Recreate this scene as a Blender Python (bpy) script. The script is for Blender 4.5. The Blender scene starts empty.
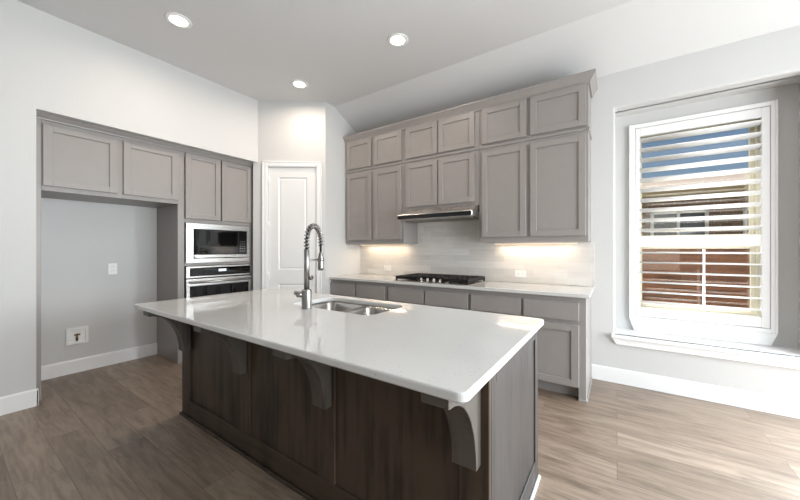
import bpy, bmesh, math, random
from mathutils import Vector, Matrix

random.seed(7)
SC = bpy.context.scene
COL = SC.collection

# ------------------------------------------------------------------ camera
cam_data = bpy.data.cameras.new('camera')
cam_data.sensor_width = 36.0
cam_data.lens = 318.44 / 800 * 36.0
cam_data.shift_y = -0.8 / 800
cam_data.clip_start = 0.02
cam_data.clip_end = 200
cam = bpy.data.objects.new('camera', cam_data)
cam.location = (0, 0, 1.2)
cam.rotation_euler = (math.radians(90), 0, math.radians(34.285))
COL.objects.link(cam)
SC.camera = cam

# ------------------------------------------------------------------ view
SC.view_settings.view_transform = 'Standard'
SC.view_settings.look = 'None'
SC.view_settings.gamma = 1
SC.view_settings.use_curve_mapping = False
SC.view_settings.exposure = 0.15

# ------------------------------------------------------------------ sky, sun, daylight
world = bpy.data.worlds.new('sky')
SC.world = world
world.use_nodes = True
wn = world.node_tree.nodes
wl = world.node_tree.links
wn.clear()
wo = wn.new('ShaderNodeOutputWorld')
wb = wn.new('ShaderNodeBackground')
sky = wn.new('ShaderNodeTexSky')
sky.sky_type = 'NISHITA'
sky.sun_disc = False
sky.sun_elevation = math.radians(48)
sky.sun_rotation = math.radians(100)
sky.ozone_density = 2.0
wb.inputs['Strength'].default_value = 0.085
wl.new(sky.outputs[0], wb.inputs[0])
wl.new(wb.outputs[0], wo.inputs[0])


def add_light(name, kind, loc, rot, energy, color=(1, 1, 1), **kw):
    d = bpy.data.lights.new(name, kind)
    d.energy = energy
    d.color = color
    for k, v in kw.items():
        setattr(d, k, v)
    o = bpy.data.objects.new(name, d)
    o.location = loc
    o.rotation_euler = rot
    COL.objects.link(o)
    return o


add_light('sun', 'SUN', (-2, 12, 16), Vector((0.12, -0.53, -0.85)).to_track_quat('-Z', 'Y').to_euler(), 17.0, (1, 0.95, 0.88), angle=math.radians(1))
# daylight coming in through the openings of the rear and right walls
add_light('daylight_rear', 'AREA', (.75, -6.46, 1.45), (math.radians(90), 0, 0), 20, (1.0, 0.92, 0.84),
          shape='RECTANGLE', size=2.0, size_y=2.2)
add_light('daylight_right', 'AREA', (2.86, 1.05, 1.15), (math.radians(82), 0, math.radians(90)), 190, (0.91, 0.965, 1.0),
          shape='RECTANGLE', size=3.1, size_y=2.1)
add_light('added_window_light', 'AREA', (2.0, 3.50, 1.25), (math.radians(-60), 0, 0), 235, (0.84, 0.93, 1.0),
          shape='RECTANGLE', size=1.3, size_y=1.6)  # light of an unseen back window, added to brighten the right-hand floor


# ------------------------------------------------------------------ materials
def srgb(r, g, b):
    def f(c):
        c /= 255.0
        return c / 12.92 if c <= 0.04045 else ((c + 0.055) / 1.055) ** 2.4
    return (f(r), f(g), f(b), 1)


def new_mat(name, col, rough=0.5, metal=0.0, spec=0.5):
    m = bpy.data.materials.new(name)
    m.use_nodes = True
    b = m.node_tree.nodes['Principled BSDF']
    b.inputs['Base Color'].default_value = col
    b.inputs['Roughness'].default_value = rough
    b.inputs['Metallic'].default_value = metal
    b.inputs['Specular IOR Level'].default_value = spec
    return m


class NT:
    def __init__(self, m):
        self.t = m.node_tree
        self.n = self.t.nodes
        self.b = self.n['Principled BSDF']

    def add(self, kind, **kw):
        x = self.n.new(kind)
        for k, v in kw.items():
            if hasattr(x, k):
                setattr(x, k, v)
            else:
                x.inputs[k].default_value = v
        return x

    def link(self, a, b):
        self.t.links.new(a, b)

    def coord(self, scale=(1, 1, 1), rot=(0, 0, 0)):
        tc = self.n.new('ShaderNodeTexCoord')
        mp = self.n.new('ShaderNodeMapping')
        mp.inputs['Scale'].default_value = scale
        mp.inputs['Rotation'].default_value = rot
        self.link(tc.outputs['Object'], mp.inputs['Vector'])
        return mp.outputs['Vector']

    def noise(self, vec, scale, detail=3, rough=0.5):
        x = self.n.new('ShaderNodeTexNoise')
        x.inputs['Scale'].default_value = scale
        x.inputs['Detail'].default_value = detail
        x.inputs['Roughness'].default_value = rough
        self.link(vec, x.inputs['Vector'])
        return x

    def ramp(self, fac, stops):
        r = self.n.new('ShaderNodeValToRGB')
        e = r.color_ramp.elements
        while len(e) < len(stops):
            e.new(0.5)
        for el, (p, c) in zip(e, stops):
            el.position = p
            el.color = c
        self.link(fac, r.inputs[0])
        return r.outputs[0]

    def mix(self, fac, a, b, mode='MIX'):
        x = self.n.new('ShaderNodeMix')
        x.data_type = 'RGBA'
        x.blend_type = mode
        for sock, val in ((x.inputs[0], fac), (x.inputs[6], a), (x.inputs[7], b)):
            if isinstance(val, (int, float, tuple)):
                sock.default_value = val
            else:
                self.link(val, sock)
        return x.outputs[2]

    def bump(self, height, strength=0.1, dist=0.01):
        x = self.n.new('ShaderNodeBump')
        x.inputs['Strength'].default_value = strength
        x.inputs['Distance'].default_value = dist
        self.link(height, x.inputs['Height'])
        self.link(x.outputs[0], self.b.inputs['Normal'])


def paint(name, col, rough=0.5, bump=0.0, scale=90, spec=0.4):
    m = new_mat(name, col, rough, 0, spec)
    if bump:
        t = NT(m)
        n = t.noise(t.coord(), scale, 2)
        t.bump(n.outputs['Fac'], bump, 0.004)
    return m


M = {}
M['wall'] = paint('wall_paint', srgb(205, 205, 204), 0.6, 0.25, 70)
M['ceiling'] = paint('ceiling_paint', srgb(214, 214, 214), 0.7, 0.25, 70)
M['trim'] = paint('white_trim_paint', srgb(236, 236, 236), 0.35)
M['door'] = paint('white_door_paint', srgb(232, 232, 231), 0.4)
M['plastic'] = paint('white_plastic', srgb(238, 238, 236), 0.35)
M['dark_slot'] = paint('dark_slot', srgb(40, 40, 40), 0.6)


def cabinet_paint():
    m = new_mat('grey_cabinet_paint', srgb(152, 147, 145), 0.38, 0, 0.45)
    t = NT(m)
    n = t.noise(t.coord((3, 3, 3)), 4, 3)
    c = t.mix(n.outputs['Fac'], srgb(146, 141, 138), srgb(152, 147, 144))
    t.link(c, t.b.inputs['Base Color'])
    return m


M['cab'] = cabinet_paint()


def stained_wood(name, dark, light, axis='z'):
    m = new_mat(name, dark, 0.45, 0, 0.35)
    t = NT(m)
    sc = {'z': (14, 14, 0.9), 'y': (14, 0.9, 14), 'x': (0.9, 14, 14)}[axis]
    v = t.coord(sc)
    n1 = t.noise(v, 2.2, 6, 0.6)
    n2 = t.noise(t.coord((2.2, 2.2, 0.8)), 2.5, 3)
    # wide boards glued side by side, each a slightly different tone
    br = t.add('ShaderNodeTexVoronoi')
    br.voronoi_dimensions = '2D'
    f = t.add('ShaderNodeMath', operation='ADD')
    t.link(n1.outputs['Fac'], f.inputs[0])
    f2 = t.add('ShaderNodeMath', operation='MULTIPLY')
    t.link(n2.outputs['Fac'], f2.inputs[0])
    f2.inputs[1].default_value = 0.9
    t.link(f2.outputs[0], f.inputs[1])
    t.n.remove(br)
    c = t.ramp(f.outputs[0], [(0.62, dark), (1.2, light)])
    t.link(c, t.b.inputs['Base Color'])
    t.bump(n1.outputs['Fac'], 0.12, 0.003)
    return m


M['wood'] = stained_wood('dark_stained_wood', srgb(24, 19, 14), srgb(70, 58, 47))
M['wood_h'] = stained_wood('dark_stained_wood_rail', srgb(24, 19, 14), srgb(64, 53, 42), 'x')
M['wood_lit_bracket'] = stained_wood('side_lit_bracket_wood', srgb(42, 38, 34), srgb(84, 78, 72))  # island wood made paler and greyer: light from the right put into the corbels
M['wood_lit_end'] = stained_wood('window_lit_wood_end', srgb(34, 31, 29), srgb(66, 61, 58))  # window light on the right end put into the wood colour


def floor_mat():
    m = new_mat('oak_plank_floor', srgb(140, 118, 100), 0.40, 0, 0.8)
    t = NT(m)
    v = t.coord()
    b = t.add('ShaderNodeTexBrick')
    b.offset = 0.37
    b.offset_frequency = 2
    b.inputs['Scale'].default_value = 1
    b.inputs['Mortar Size'].default_value = 0.0012
    b.inputs['Mortar Smooth'].default_value = 0.3
    b.inputs['Bias'].default_value = 0
    b.inputs['Brick Width'].default_value = 1.25
    b.inputs['Row Height'].default_value = 0.178
    b.inputs['Color1'].default_value = (0, 0, 0, 1)
    b.inputs['Color2'].default_value = (1, 1, 1, 1)
    b.inputs['Mortar'].default_value = (0.5, 0.5, 0.5, 1)
    t.link(v, b.inputs['Vector'])
    # grain, shifted plank by plank
    sh = t.add('ShaderNodeVectorMath', operation='MULTIPLY_ADD')
    t.link(b.outputs['Color'], sh.inputs[0])
    sh.inputs[1].default_value = (7.3, 3.1, 5.0)
    t.link(v, sh.inputs[2])
    mp = t.add('ShaderNodeMapping')
    mp.inputs['Scale'].default_value = (1.3, 11, 1)
    t.link(sh.outputs[0], mp.inputs['Vector'])
    g = t.noise(mp.outputs[0], 2.4, 7, 0.62)
    g.inputs['Distortion'].default_value = 0.9
    mp2 = t.add('ShaderNodeMapping')
    mp2.inputs['Scale'].default_value = (0.9, 2.6, 1)
    t.link(sh.outputs[0], mp2.inputs['Vector'])
    g2 = t.noise(mp2.outputs[0], 2.6, 4, 0.6)
    g2.inputs['Distortion'].default_value = 1.2
    base = t.mix(b.outputs['Color'], srgb(126, 109, 94), srgb(146, 129, 113))
    c1 = t.ramp(g.outputs['Fac'], [(0.34, (0.62, 0.61, 0.60, 1)), (0.60, (1.12, 1.12, 1.12, 1))])
    c = t.mix(1.0, base, c1, 'MULTIPLY')
    c2 = t.ramp(g2.outputs['Fac'], [(0.30, (0.70, 0.69, 0.68, 1)), (0.52, (1, 1, 1, 1))])
    c = t.mix(0.7, c, c2, 'MULTIPLY')
    c = t.mix(b.outputs['Fac'], c, srgb(78, 66, 56))
    t.link(c, t.b.inputs['Base Color'])
    t.bump(g.outputs['Fac'], 0.06, 0.003)
    return m


M['floor'] = floor_mat()


def quartz():
    m = new_mat('white_quartz', srgb(226, 226, 223), 0.06, 0, 0.7)
    t = NT(m)
    v = t.coord()
    n = t.noise(v, 3, 4)
    c = t.mix(n.outputs['Fac'], srgb(206, 206, 204), srgb(214, 214, 212))
    vo = t.add('ShaderNodeTexVoronoi')
    vo.inputs['Scale'].default_value = 70
    t.link(v, vo.inputs['Vector'])
    f = t.ramp(vo.outputs['Distance'], [(0.10, (1, 1, 1, 1)), (0.17, (0, 0, 0, 1))])
    # only some cells carry a fleck
    s = t.add('ShaderNodeSeparateColor')
    t.link(vo.outputs['Color'], s.inputs[0])
    pick = t.add('ShaderNodeMath', operation='GREATER_THAN')
    t.link(s.outputs[0], pick.inputs[0])
    pick.inputs[1].default_value = 0.72
    mul = t.add('ShaderNodeMath', operation='MULTIPLY')
    t.link(f, mul.inputs[0])
    t.link(pick.outputs[0], mul.inputs[1])
    c = t.mix(mul.outputs[0], c, srgb(160, 157, 152))
    t.link(c, t.b.inputs['Base Color'])
    return m


M['quartz'] = quartz()


def tile_mat():
    m = new_mat('glazed_subway_tile', srgb(216, 214, 210), 0.16, 0, 0.5)
    t = NT(m)
    tc = t.n.new('ShaderNodeTexCoord')
    sp = t.add('ShaderNodeSeparateXYZ')
    t.link(tc.outputs['Object'], sp.inputs[0])
    cb = t.add('ShaderNodeCombineXYZ')
    t.link(sp.outputs['X'], cb.inputs['X'])
    t.link(sp.outputs['Z'], cb.inputs['Y'])
    b = t.add('ShaderNodeTexBrick')
    b.offset = 0.33
    b.inputs['Scale'].default_value = 1
    b.inputs['Mortar Size'].default_value = 0.0016
    b.inputs['Mortar Smooth'].default_value = 0.4
    b.inputs['Brick Width'].default_value = 0.30
    b.inputs['Row Height'].default_value = 0.0705
    b.inputs['Color1'].default_value = srgb(209, 206, 202)
    b.inputs['Color2'].default_value = srgb(226, 224, 221)
    b.inputs['Mortar'].default_value = srgb(226, 225, 222)
    t.link(cb.outputs[0], b.inputs['Vector'])
    mp = t.add('ShaderNodeMapping')
    mp.inputs['Scale'].default_value = (3, 20, 1)
    t.link(cb.outputs[0], mp.inputs['Vector'])
    n = t.noise(mp.outputs[0], 1.4, 4)
    c1 = t.ramp(n.outputs['Fac'], [(0.3, (0.93, 0.92, 0.91, 1)), (0.6, (1, 1, 1, 1))])
    c = t.mix(1.0, b.outputs['Color'], c1, 'MULTIPLY')
    t.link(c, t.b.inputs['Base Color'])
    inv = t.add('ShaderNodeMath', operation='MULTIPLY_ADD')
    t.link(b.outputs['Fac'], inv.inputs[0])
    inv.inputs[1].default_value = -1.0
    t.link(n.outputs['Fac'], inv.inputs[2])
    t.bump(inv.outputs[0], 0.12, 0.003)
    return m


M['tile'] = tile_mat()


def brushed(name, col, rough, axis=(1, 40, 40)):
    m = new_mat(name, col, rough, 1.0)
    t = NT(m)
    n = t.noise(t.coord(axis), 8, 3)
    r = t.add('ShaderNodeMapRange')
    t.link(n.outputs['Fac'], r.inputs[0])
    r.inputs[3].default_value = rough * 0.8
    r.inputs[4].default_value = rough * 1.25
    t.link(r.outputs[0], t.b.inputs['Roughness'])
    return m


M['steel'] = brushed('brushed_stainless_steel', srgb(185, 183, 180), 0.28, (40, 1, 40))
M['steel_x'] = brushed('brushed_stainless_steel_wide', srgb(200, 196, 192), 0.26)
M['nickel'] = brushed('brushed_nickel', srgb(150, 148, 146), 0.3, (40, 40, 2))
M['sink'] = brushed('brushed_sink_steel', srgb(196, 192, 187), 0.2, (2, 2, 30))
M['black_glass'] = new_mat('black_oven_glass', srgb(10, 10, 11), 0.04, 0, 0.6)
M['black_iron'] = new_mat('black_cast_iron', srgb(24, 23, 23), 0.55, 0, 0.4)
M['black'] = new_mat('black_gloss', srgb(14, 13, 13), 0.2, 0, 0.5)
M['brass'] = new_mat('brass_valve', srgb(120, 100, 70), 0.35, 1)
M['glass'] = bpy.data.materials.new('window_glass')
M['glass'].use_nodes = True
_gn = M['glass'].node_tree
_gn.nodes.clear()
_go = _gn.nodes.new('ShaderNodeOutputMaterial')
_gm = _gn.nodes.new('ShaderNodeMixShader')
_gt = _gn.nodes.new('ShaderNodeBsdfTransparent')
_gg = _gn.nodes.new('ShaderNodeBsdfGlossy')
_gt.inputs['Color'].default_value = (0.95, 0.97, 0.97, 1)
_gg.inputs['Roughness'].default_value = 0.02
_gm.inputs[0].default_value = 0.05
_gn.links.new(_gt.outputs[0], _gm.inputs[1])
_gn.links.new(_gg.outputs[0], _gm.inputs[2])
_gn.links.new(_gm.outputs[0], _go.inputs[0])
M['vinyl'] = paint('almond_vinyl', srgb(206, 200, 182), 0.4)
M['shutter'] = paint('white_shutter_paint', srgb(240, 240, 240), 0.35)


def emit(name, col, strength):
    m = new_mat(name, col, 0.5)
    b = m.node_tree.nodes['Principled BSDF']
    b.inputs['Emission Color'].default_value = col
    b.inputs['Emission Strength'].default_value = strength
    return m


M['lamp'] = emit('lit_led_lens', srgb(255, 246, 232), 6.0)
M['led'] = emit('lit_warm_led', srgb(255, 214, 170), 2.0)
M['display'] = emit('lit_display', srgb(210, 225, 235), 0.7)


def fence_mat():
    m = new_mat('brown_fence_boards', srgb(120, 78, 52), 0.8)
    t = NT(m)
    n = t.noise(t.coord((1, 1, 8)), 2, 4)
    c = t.ramp(n.outputs['Fac'], [(0.3, srgb(88, 52, 34)), (0.7, srgb(146, 94, 62))])
    t.link(c, t.b.inputs['Base Color'])
    return m


M['fence'] = fence_mat()


def brick_mat():
    m = new_mat('tan_house_brick', srgb(120, 98, 82), 0.85)
    t = NT(m)
    tc = t.n.new('ShaderNodeTexCoord')
    sp = t.add('ShaderNodeSeparateXYZ')
    t.link(tc.outputs['Object'], sp.inputs[0])
    cb = t.add('ShaderNodeCombineXYZ')
    t.link(sp.outputs['X'], cb.inputs['X'])
    t.link(sp.outputs['Z'], cb.inputs['Y'])
    b = t.add('ShaderNodeTexBrick')
    b.inputs['Scale'].default_value = 1
    b.inputs['Brick Width'].default_value = 0.22
    b.inputs['Row Height'].default_value = 0.075
    b.inputs['Mortar Size'].default_value = 0.006
    b.inputs['Color1'].default_value = srgb(112, 84, 66)
    b.inputs['Color2'].default_value = srgb(140, 112, 90)
    b.inputs['Mortar'].default_value = srgb(160, 148, 134)
    t.link(cb.outputs[0], b.inputs['Vector'])
    t.link(b.outputs['Color'], t.b.inputs['Base Color'])
    return m


M['brick'] = brick_mat()
M['siding'] = paint('slate_blue_siding', srgb(62, 92, 122), 0.7)
M['fascia'] = paint('tan_fascia', srgb(190, 168, 128), 0.6)
M['roof'] = paint('brown_shingle', srgb(92, 78, 66), 0.9, 0.3, 20)
M['house_glass'] = new_mat('dark_house_glass', srgb(40, 50, 58), 0.1)


def ground_mat():
    m = new_mat('dry_lawn', srgb(96, 100, 62), 0.95)
    t = NT(m)
    n = t.noise(t.coord(), 6, 5)
    c = t.ramp(n.outputs['Fac'], [(0.3, srgb(78, 88, 50)), (0.7, srgb(128, 124, 84))])
    t.link(c, t.b.inputs['Base Color'])
    return m


M['ground'] = ground_mat()


# ------------------------------------------------------------------ mesh helpers
def ident(u, v, w):
    return Vector((u, v, w))


class MB:
    """collects shapes into one mesh; fn maps local (u, v, w) to world"""

    def __init__(self, fn=ident):
        self.bm = bmesh.new()
        self.fn = fn

    def box(self, u0, u1, v0, v1, w0, w1, bev=0.0, seg=1):
        b = bmesh.new()
        vs = [b.verts.new(self.fn(u, v, w)) for u in (u0, u1) for v in (v0, v1) for w in (w0, w1)]
        for q in ((0, 1, 3, 2), (4, 6, 7, 5), (0, 4, 5, 1), (2, 3, 7, 6), (0, 2, 6, 4), (1, 5, 7, 3)):
            b.faces.new([vs[i] for i in q])
        self._finish(b, bev, seg)
        return self

    def prism(self, poly, e0, e1, place, bev=0.0, seg=1):
        """poly: 2-D outline; place(a, b, e) -> local (u, v, w)"""
        b = bmesh.new()
        n = len(poly)
        lo = [b.verts.new(self.fn(*place(p[0], p[1], e0))) for p in poly]
        hi = [b.verts.new(self.fn(*place(p[0], p[1], e1))) for p in poly]
        b.faces.new(lo)
        b.faces.new(hi[::-1])
        for i in range(n):
            j = (i + 1) % n
            b.faces.new([lo[i], hi[i], hi[j], lo[j]])
        self._finish(b, bev, seg)
        return self

    def _finish(self, b, bev, seg):
        bmesh.ops.recalc_face_normals(b, faces=b.faces[:])
        if bev > 0:
            bmesh.ops.bevel(b, geom=b.edges[:], offset=bev, segments=seg, affect='EDGES', profile=0.5)
        self._merge(b)

    def _merge(self, b):
        me = bpy.data.meshes.new('tmp')
        b.to_mesh(me)
        b.free()
        self.bm.from_mesh(me)
        bpy.data.meshes.remove(me)

    def lathe(self, prof, origin, axis='z', n=32, smooth=True, closed=False):
        """prof: list of (radius, height)"""
        b = bmesh.new()
        rings = []
        for r, h in prof:
            ring = []
            for k in range(n):
                a = 2 * math.pi * k / n
                x, y = r * math.cos(a), r * math.sin(a)
                p = {'z': (x, y, h), 'y': (x, h, y), 'x': (h, x, y)}[axis]
                ring.append(b.verts.new(self.fn(*(Vector(origin) + Vector(p)))))
            rings.append(ring)
        m = len(rings)
        for i in range(m if closed else m - 1):
            A, B = rings[i], rings[(i + 1) % m]
            for k in range(n):
                f = b.faces.new([A[k], A[(k + 1) % n], B[(k + 1) % n], B[k]])
                f.smooth = smooth
        if not closed:
            b.faces.new(rings[0][::-1])
            b.faces.new(rings[-1])
        bmesh.ops.recalc_face_normals(b, faces=b.faces[:])
        self._merge(b)
        return self

    def tube(self, pts, r, n=12, smooth=True):
        pts = [Vector(p) for p in pts]
        b = bmesh.new()
        rings = []
        up = None
        for i, p in enumerate(pts):
            d = (pts[min(i + 1, len(pts) - 1)] - pts[max(i - 1, 0)]).normalized()
            if up is None:
                up = Vector((0, 0, 1)) if abs(d.z) < 0.9 else Vector((1, 0, 0))
            s = d.cross(up)
            if s.length < 1e-6:
                s = d.cross(Vector((0, 1, 0)))
            s.normalize()
            up = s.cross(d).normalized()
            rr = r[i] if isinstance(r, (list, tuple)) else r
            rings.append([b.verts.new(p + rr * (math.cos(2 * math.pi * k / n) * s + math.sin(2 * math.pi * k / n) * up)) for k in range(n)])
        for A, B in zip(rings, rings[1:]):
            for k in range(n):
                f = b.faces.new([A[k], A[(k + 1) % n], B[(k + 1) % n], B[k]])
                f.smooth = smooth
        b.faces.new(rings[0][::-1])
        b.faces.new(rings[-1])
        bmesh.ops.recalc_face_normals(b, faces=b.faces[:])
        self._merge(b)
        return self

    def quad(self, pts):
        self.bm.faces.new([self.bm.verts.new(self.fn(*p)) for p in pts])
        return self


ORIGIN = {}


def build(mb, name, mat, parent=None, origin=None):
    me = bpy.data.meshes.new(name)
    mb.bm.to_mesh(me)
    mb.bm.free()
    if parent is not None:
        og = ORIGIN[parent.name]
    elif origin is not None:
        og = Vector(origin)
    else:
        xs = [v.co for v in me.vertices]
        lo = [min(c[i] for c in xs) for i in range(3)]
        hi = [max(c[i] for c in xs) for i in range(3)]
        og = Vector(((lo[0] + hi[0]) / 2, (lo[1] + hi[1]) / 2, lo[2]))
    me.transform(Matrix.Translation(-og))
    o = bpy.data.objects.new(name, me)
    me.materials.append(M[mat] if isinstance(mat, str) else mat)
    COL.objects.link(o)
    if parent is not None:
        o.parent = parent
    else:
        o.location = og
    ORIGIN[o.name] = og
    return o


def thing(name, label, cat, loc, group=None):
    o = bpy.data.objects.new(name, None)
    o.empty_display_size = 0.1
    o.location = loc
    COL.objects.link(o)
    ORIGIN[o.name] = Vector(loc)
    return tag(o, label, cat, group)


def tag(o, label, cat, group=None):
    o['label'] = label
    o['category'] = cat
    if group:
        o['group'] = group
    return o


def struct(mb, name, mat, parent=None, origin=None):
    o = build(mb, name, mat, parent, origin)
    if parent is None:
        o['kind'] = 'structure'
    return o


# ------------------------------------------------------------------ setting
XL = -3.685          # left wall
YB = 3.465           # back wall (cabinet run and window)
CH = 3.048           # ceiling
XREC = -4.355        # back of the tall-cabinet recess
REC0, REC1, RECZ = 0.447, 2.312, 2.279
AX, AY, BX, BY = XL, 2.274, -3.025, 2.776      # slanted pantry wall
SLY, SLZ = 2.933, 2.79                         # ceiling slope
XRT, YRR = 2.9, -6.5

m = MB()
m.box(-4.5, XRT + .1, YRR - .1, 4.2, -0.1, 0.0)
struct(m, 'floor', 'floor', origin=(0, 0.05, 0))

m = MB()
m.box(-4.5, XRT + .1, YRR - .1, SLY, CH, CH + .1)
m.prism([(SLY, CH), (YB + .12, SLZ - 0.058), (YB + .12, CH + .1), (SLY, CH + .1)], -4.5, XRT + .1, lambda a, b, e: (e, a, b))
struct(m, 'ceiling', 'ceiling', origin=(0, 0, CH))

m = MB()
m.box(XREC - .12, XL, YRR, REC0, 0, CH)                       # in front of the recess
m.box(XREC - .12, XL, REC0, REC1, RECZ, CH)                   # over it
m.box(XREC - .12, XREC, REC0, REC1, 0, RECZ)                  # behind it
m.box(XREC - .12, XL - 0.02, REC1, REC1 + .1, 0, CH)
struct(m, 'wall_left', 'wall', origin=(XL, 0, 0))

# pantry: slanted wall with a door opening, then the return to the back wall
DL = math.hypot(BX - AX, BY - AY)
dx, dy = (BX - AX) / DL, (BY - AY) / DL


def diag(u, v, w):
    """u along the slanted wall, v out of it into the room, w up"""
    return Vector((AX + dx * u + dy * v, AY + dy * u - dx * v, w))


D0, D1, DH = 0.116, 0.722, 2.232
m = MB(diag)
m.box(-0.06, D0, -.1, 0, 0, CH)
m.box(D1, DL, -.1, 0, 0, CH)
m.box(D0, D1, -.1, 0, DH, CH)
struct(m, 'wall_pantry', 'wall')
m = MB()
XP = -3.045
m.prism([(BX, BY), (XP, YB), (XP - .12, YB), (BX - .11, BY + .02)], 0, CH, lambda a, b, e: (a, b, e))
struct(m, 'wall_pantry_return', 'wall')

m = MB(diag)                                                   # casing
cw = 0.062
m.box(D0 - cw, D0, 0.0, 0.016, 0, DH + cw, 0.003)
m.box(D1, D1 + cw, 0.0, 0.016, 0, DH + cw, 0.003)
m.box(D0, D1, 0.0, 0.016, DH, DH + cw, 0.003)
m.box(D0 - cw, D0 - cw + .016, 0.014, 0.022, 0, DH + cw, 0.003)
m.box(D1 + cw - .016, D1 + cw, 0.014, 0.022, 0, DH + cw, 0.003)
m.box(D0 - cw, D1 + cw, 0.014, 0.022, DH + cw - .016, DH + cw, 0.003)
m.box(D0, D0 + .008, -.1, 0.004, 0, DH)
m.box(D1 - .008, D1, -.1, 0.004, 0, DH)
m.box(D0, D1, -.1, 0.004, DH - .008, DH)
struct(m, 'trim_1', 'trim')

d0, d1 = D0 + .011, D1 - .011
m = MB(diag)
P0, P1 = 0.244, 0.601
m.box(d0, P0, -.05, -.012, 0.01, DH - .011)
m.box(P1, d1, -.05, -.012, 0.01, DH - .011)
for z0, z1 in ((0.01, 0.16), (0.768, 0.94), (2.102, DH - .011)):
    m.box(P0, P1, -.05, -.012, z0, z1)
for z0, z1 in ((0.16, 0.768), (0.94, 2.102)):
    m.box(P0, P1, -.045, -.024, z0, z1)
    o_ = [(P0, z0), (P1, z0), (P1, z1), (P0, z1)]
    i_ = [(P0 + .02, z0 + .02), (P1 - .02, z0 + .02), (P1 - .02, z1 - .02), (P0 + .02, z1 - .02)]
    k_ = [(P0 + .032, z0 + .032), (P1 - .032, z0 + .032), (P1 - .032, z1 - .032), (P0 + .032, z1 - .032)]
    for q in range(4):
        r = (q + 1) % 4
        m.quad([(o_[q][0], -.012, o_[q][1]), (o_[r][0], -.012, o_[r][1]), (i_[r][0], -.023, i_[r][1]), (i_[q][0], -.023, i_[q][1])])
        m.quad([(i_[q][0], -.023, i_[q][1]), (i_[r][0], -.023, i_[r][1]), (k_[r][0], -.0165, k_[r][1]), (k_[q][0], -.0165, k_[q][1])])
    m.box(P0 + .032, P1 - .032, -.03, -.0165, z0 + .032, z1 - .032)
door = struct(m, 'door_1', 'door')
for z in (2.06, 1.19 + .31, 0.867, 0.2):
    m = MB(diag)
    m.lathe([(.0075, z - .045), (.0075, z + .045)], (D0 + .006, 0.004, 0), 'z', 12)
    m.box(D0 - .012, D0 + .024, -.013, 0.006, z - .043, z + .043, 0.001)
    build(m, 'hinge', 'plastic', door)
m = MB(diag)
m.lathe([(.028, 0), (.028, .006), (.012, .010), (.011, .030), (.020, .036), (.027, .046), (.027, .056), (.018, .066), (.002, .068)],
        (d1 - .06, -.012, .845), 'y', 24)
build(m, 'door_knob', 'nickel', door)

# back wall with the window niche
NX0, NX1, NZ0, NZ1, NY = -0.016, 1.143, 0.44, 2.47, 3.72
m = MB()
RB = .016
arcp = [(math.sin(math.pi / 2 * k / 5), 1 - math.cos(math.pi / 2 * k / 5)) for k in range(6)]
m.box(XP - .12, NX0 - RB, YB, YB + .12, 0, CH)
m.box(NX0 - RB, NX0, YB, YB + .12, 0, NZ0 - .031)
m.box(NX0 - RB, NX0, YB, YB + .12, NZ1 + RB, CH)
m.prism([(NX0 - RB, YB + .12)] + [(NX0 - RB + RB * a, YB + RB * b) for a, b in arcp] + [(NX0, YB + .12)],
        NZ0 - .031, NZ1 + RB, lambda a, b, e: (a, b, e))
m.box(NX1, 1.32, YB, YB + .12, 0, CH)
m.box(2.68, XRT, YB, YB + .12, 0, CH)
m.box(1.32, 2.68, YB, YB + .12, 2.40, CH)
m.box(1.32, 2.68, YB, YB + .12, 0, 0.40)
m.prism([(YB + .12, CH), (YB, CH)] + [(YB + RB * b, NZ1 + RB - RB * a) for a, b in arcp] + [(YB + .12, NZ1)],
        NX0, NX1, lambda a, b, e: (e, a, b))
m.box(NX0, NX1, YB, YB + .12, 0, NZ0 - .031)
m.box(NX0 - .1, NX0, YB + .1, 4.0, NZ0 - .1, NZ1 + .1)
m.box(NX1, NX1 + .1, YB + .1, 4.0, NZ0 - .1, NZ1 + .1)
m.box(NX0 - .1, NX1 + .1, YB + .1, 4.0, NZ1, NZ1 + .1)
m.box(NX0 - .1, NX1 + .1, YB + .12, 4.0, NZ0 - .1, NZ0 - .031)
WX0, WX1, WZ0, WZ1 = 0.13, 0.995, 0.60, 2.33
m.box(NX0, WX0, NY, 4.0, NZ0, NZ1)
m.box(WX1, NX1, NY, 4.0, NZ0, NZ1)
m.box(WX0, WX1, NY, 4.0, NZ0, WZ0)
m.box(WX0, WX1, NY, 4.0, WZ1, NZ1)
struct(m, 'wall_back', 'wall', origin=(0, YB, 0))

# rear and right walls of the room, open to daylight
m = MB()
m.box(XREC, -.3, YRR - .1, YRR, 0, CH)
m.box(1.8, XRT, YRR - .1, YRR, 0, CH)
m.box(-.3, 1.8, YRR - .1, YRR, 2.45, CH)
m.box(-.3, 1.8, YRR - .1, YRR, 0, 0.06)
struct(m, 'wall_rear', 'wall')
m = MB()
m.box(XRT, XRT + .1, YRR, -.5, 0, CH)
m.box(XRT, XRT + .1, 2.6, YB, 0, CH)
m.box(XRT, XRT + .1, -.5, 2.6, 2.3, CH)
m.box(XRT, XRT + .1, -.5, 2.6, 0, 0.06)
struct(m, 'wall_right', 'wall')

# frames of two unseen openings; the back window is added for its light
m = MB()
for (a, b, c, d) in ((1.32, 1.37, .40, 2.40), (2.63, 2.68, .40, 2.40), (1.37, 2.63, .40, .45), (1.37, 2.63, 2.35, 2.40), (1.37, 2.63, 1.38, 1.43)):
    m.box(a, b, YB + .005, YB + .03, c, d)
struct(m, 'added_window', 'vinyl')
m = MB()
for (a, b, c, d) in ((-.5, -.43, .06, 2.3), (2.53, 2.6, .06, 2.3), (1.02, 1.08, .13, 2.23), (-.43, 2.53, .06, .13), (-.43, 2.53, 2.23, 2.3)):
    m.box(XRT + .002, XRT + .05, a, b, c, d)
struct(m, 'door_2', 'vinyl')


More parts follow.
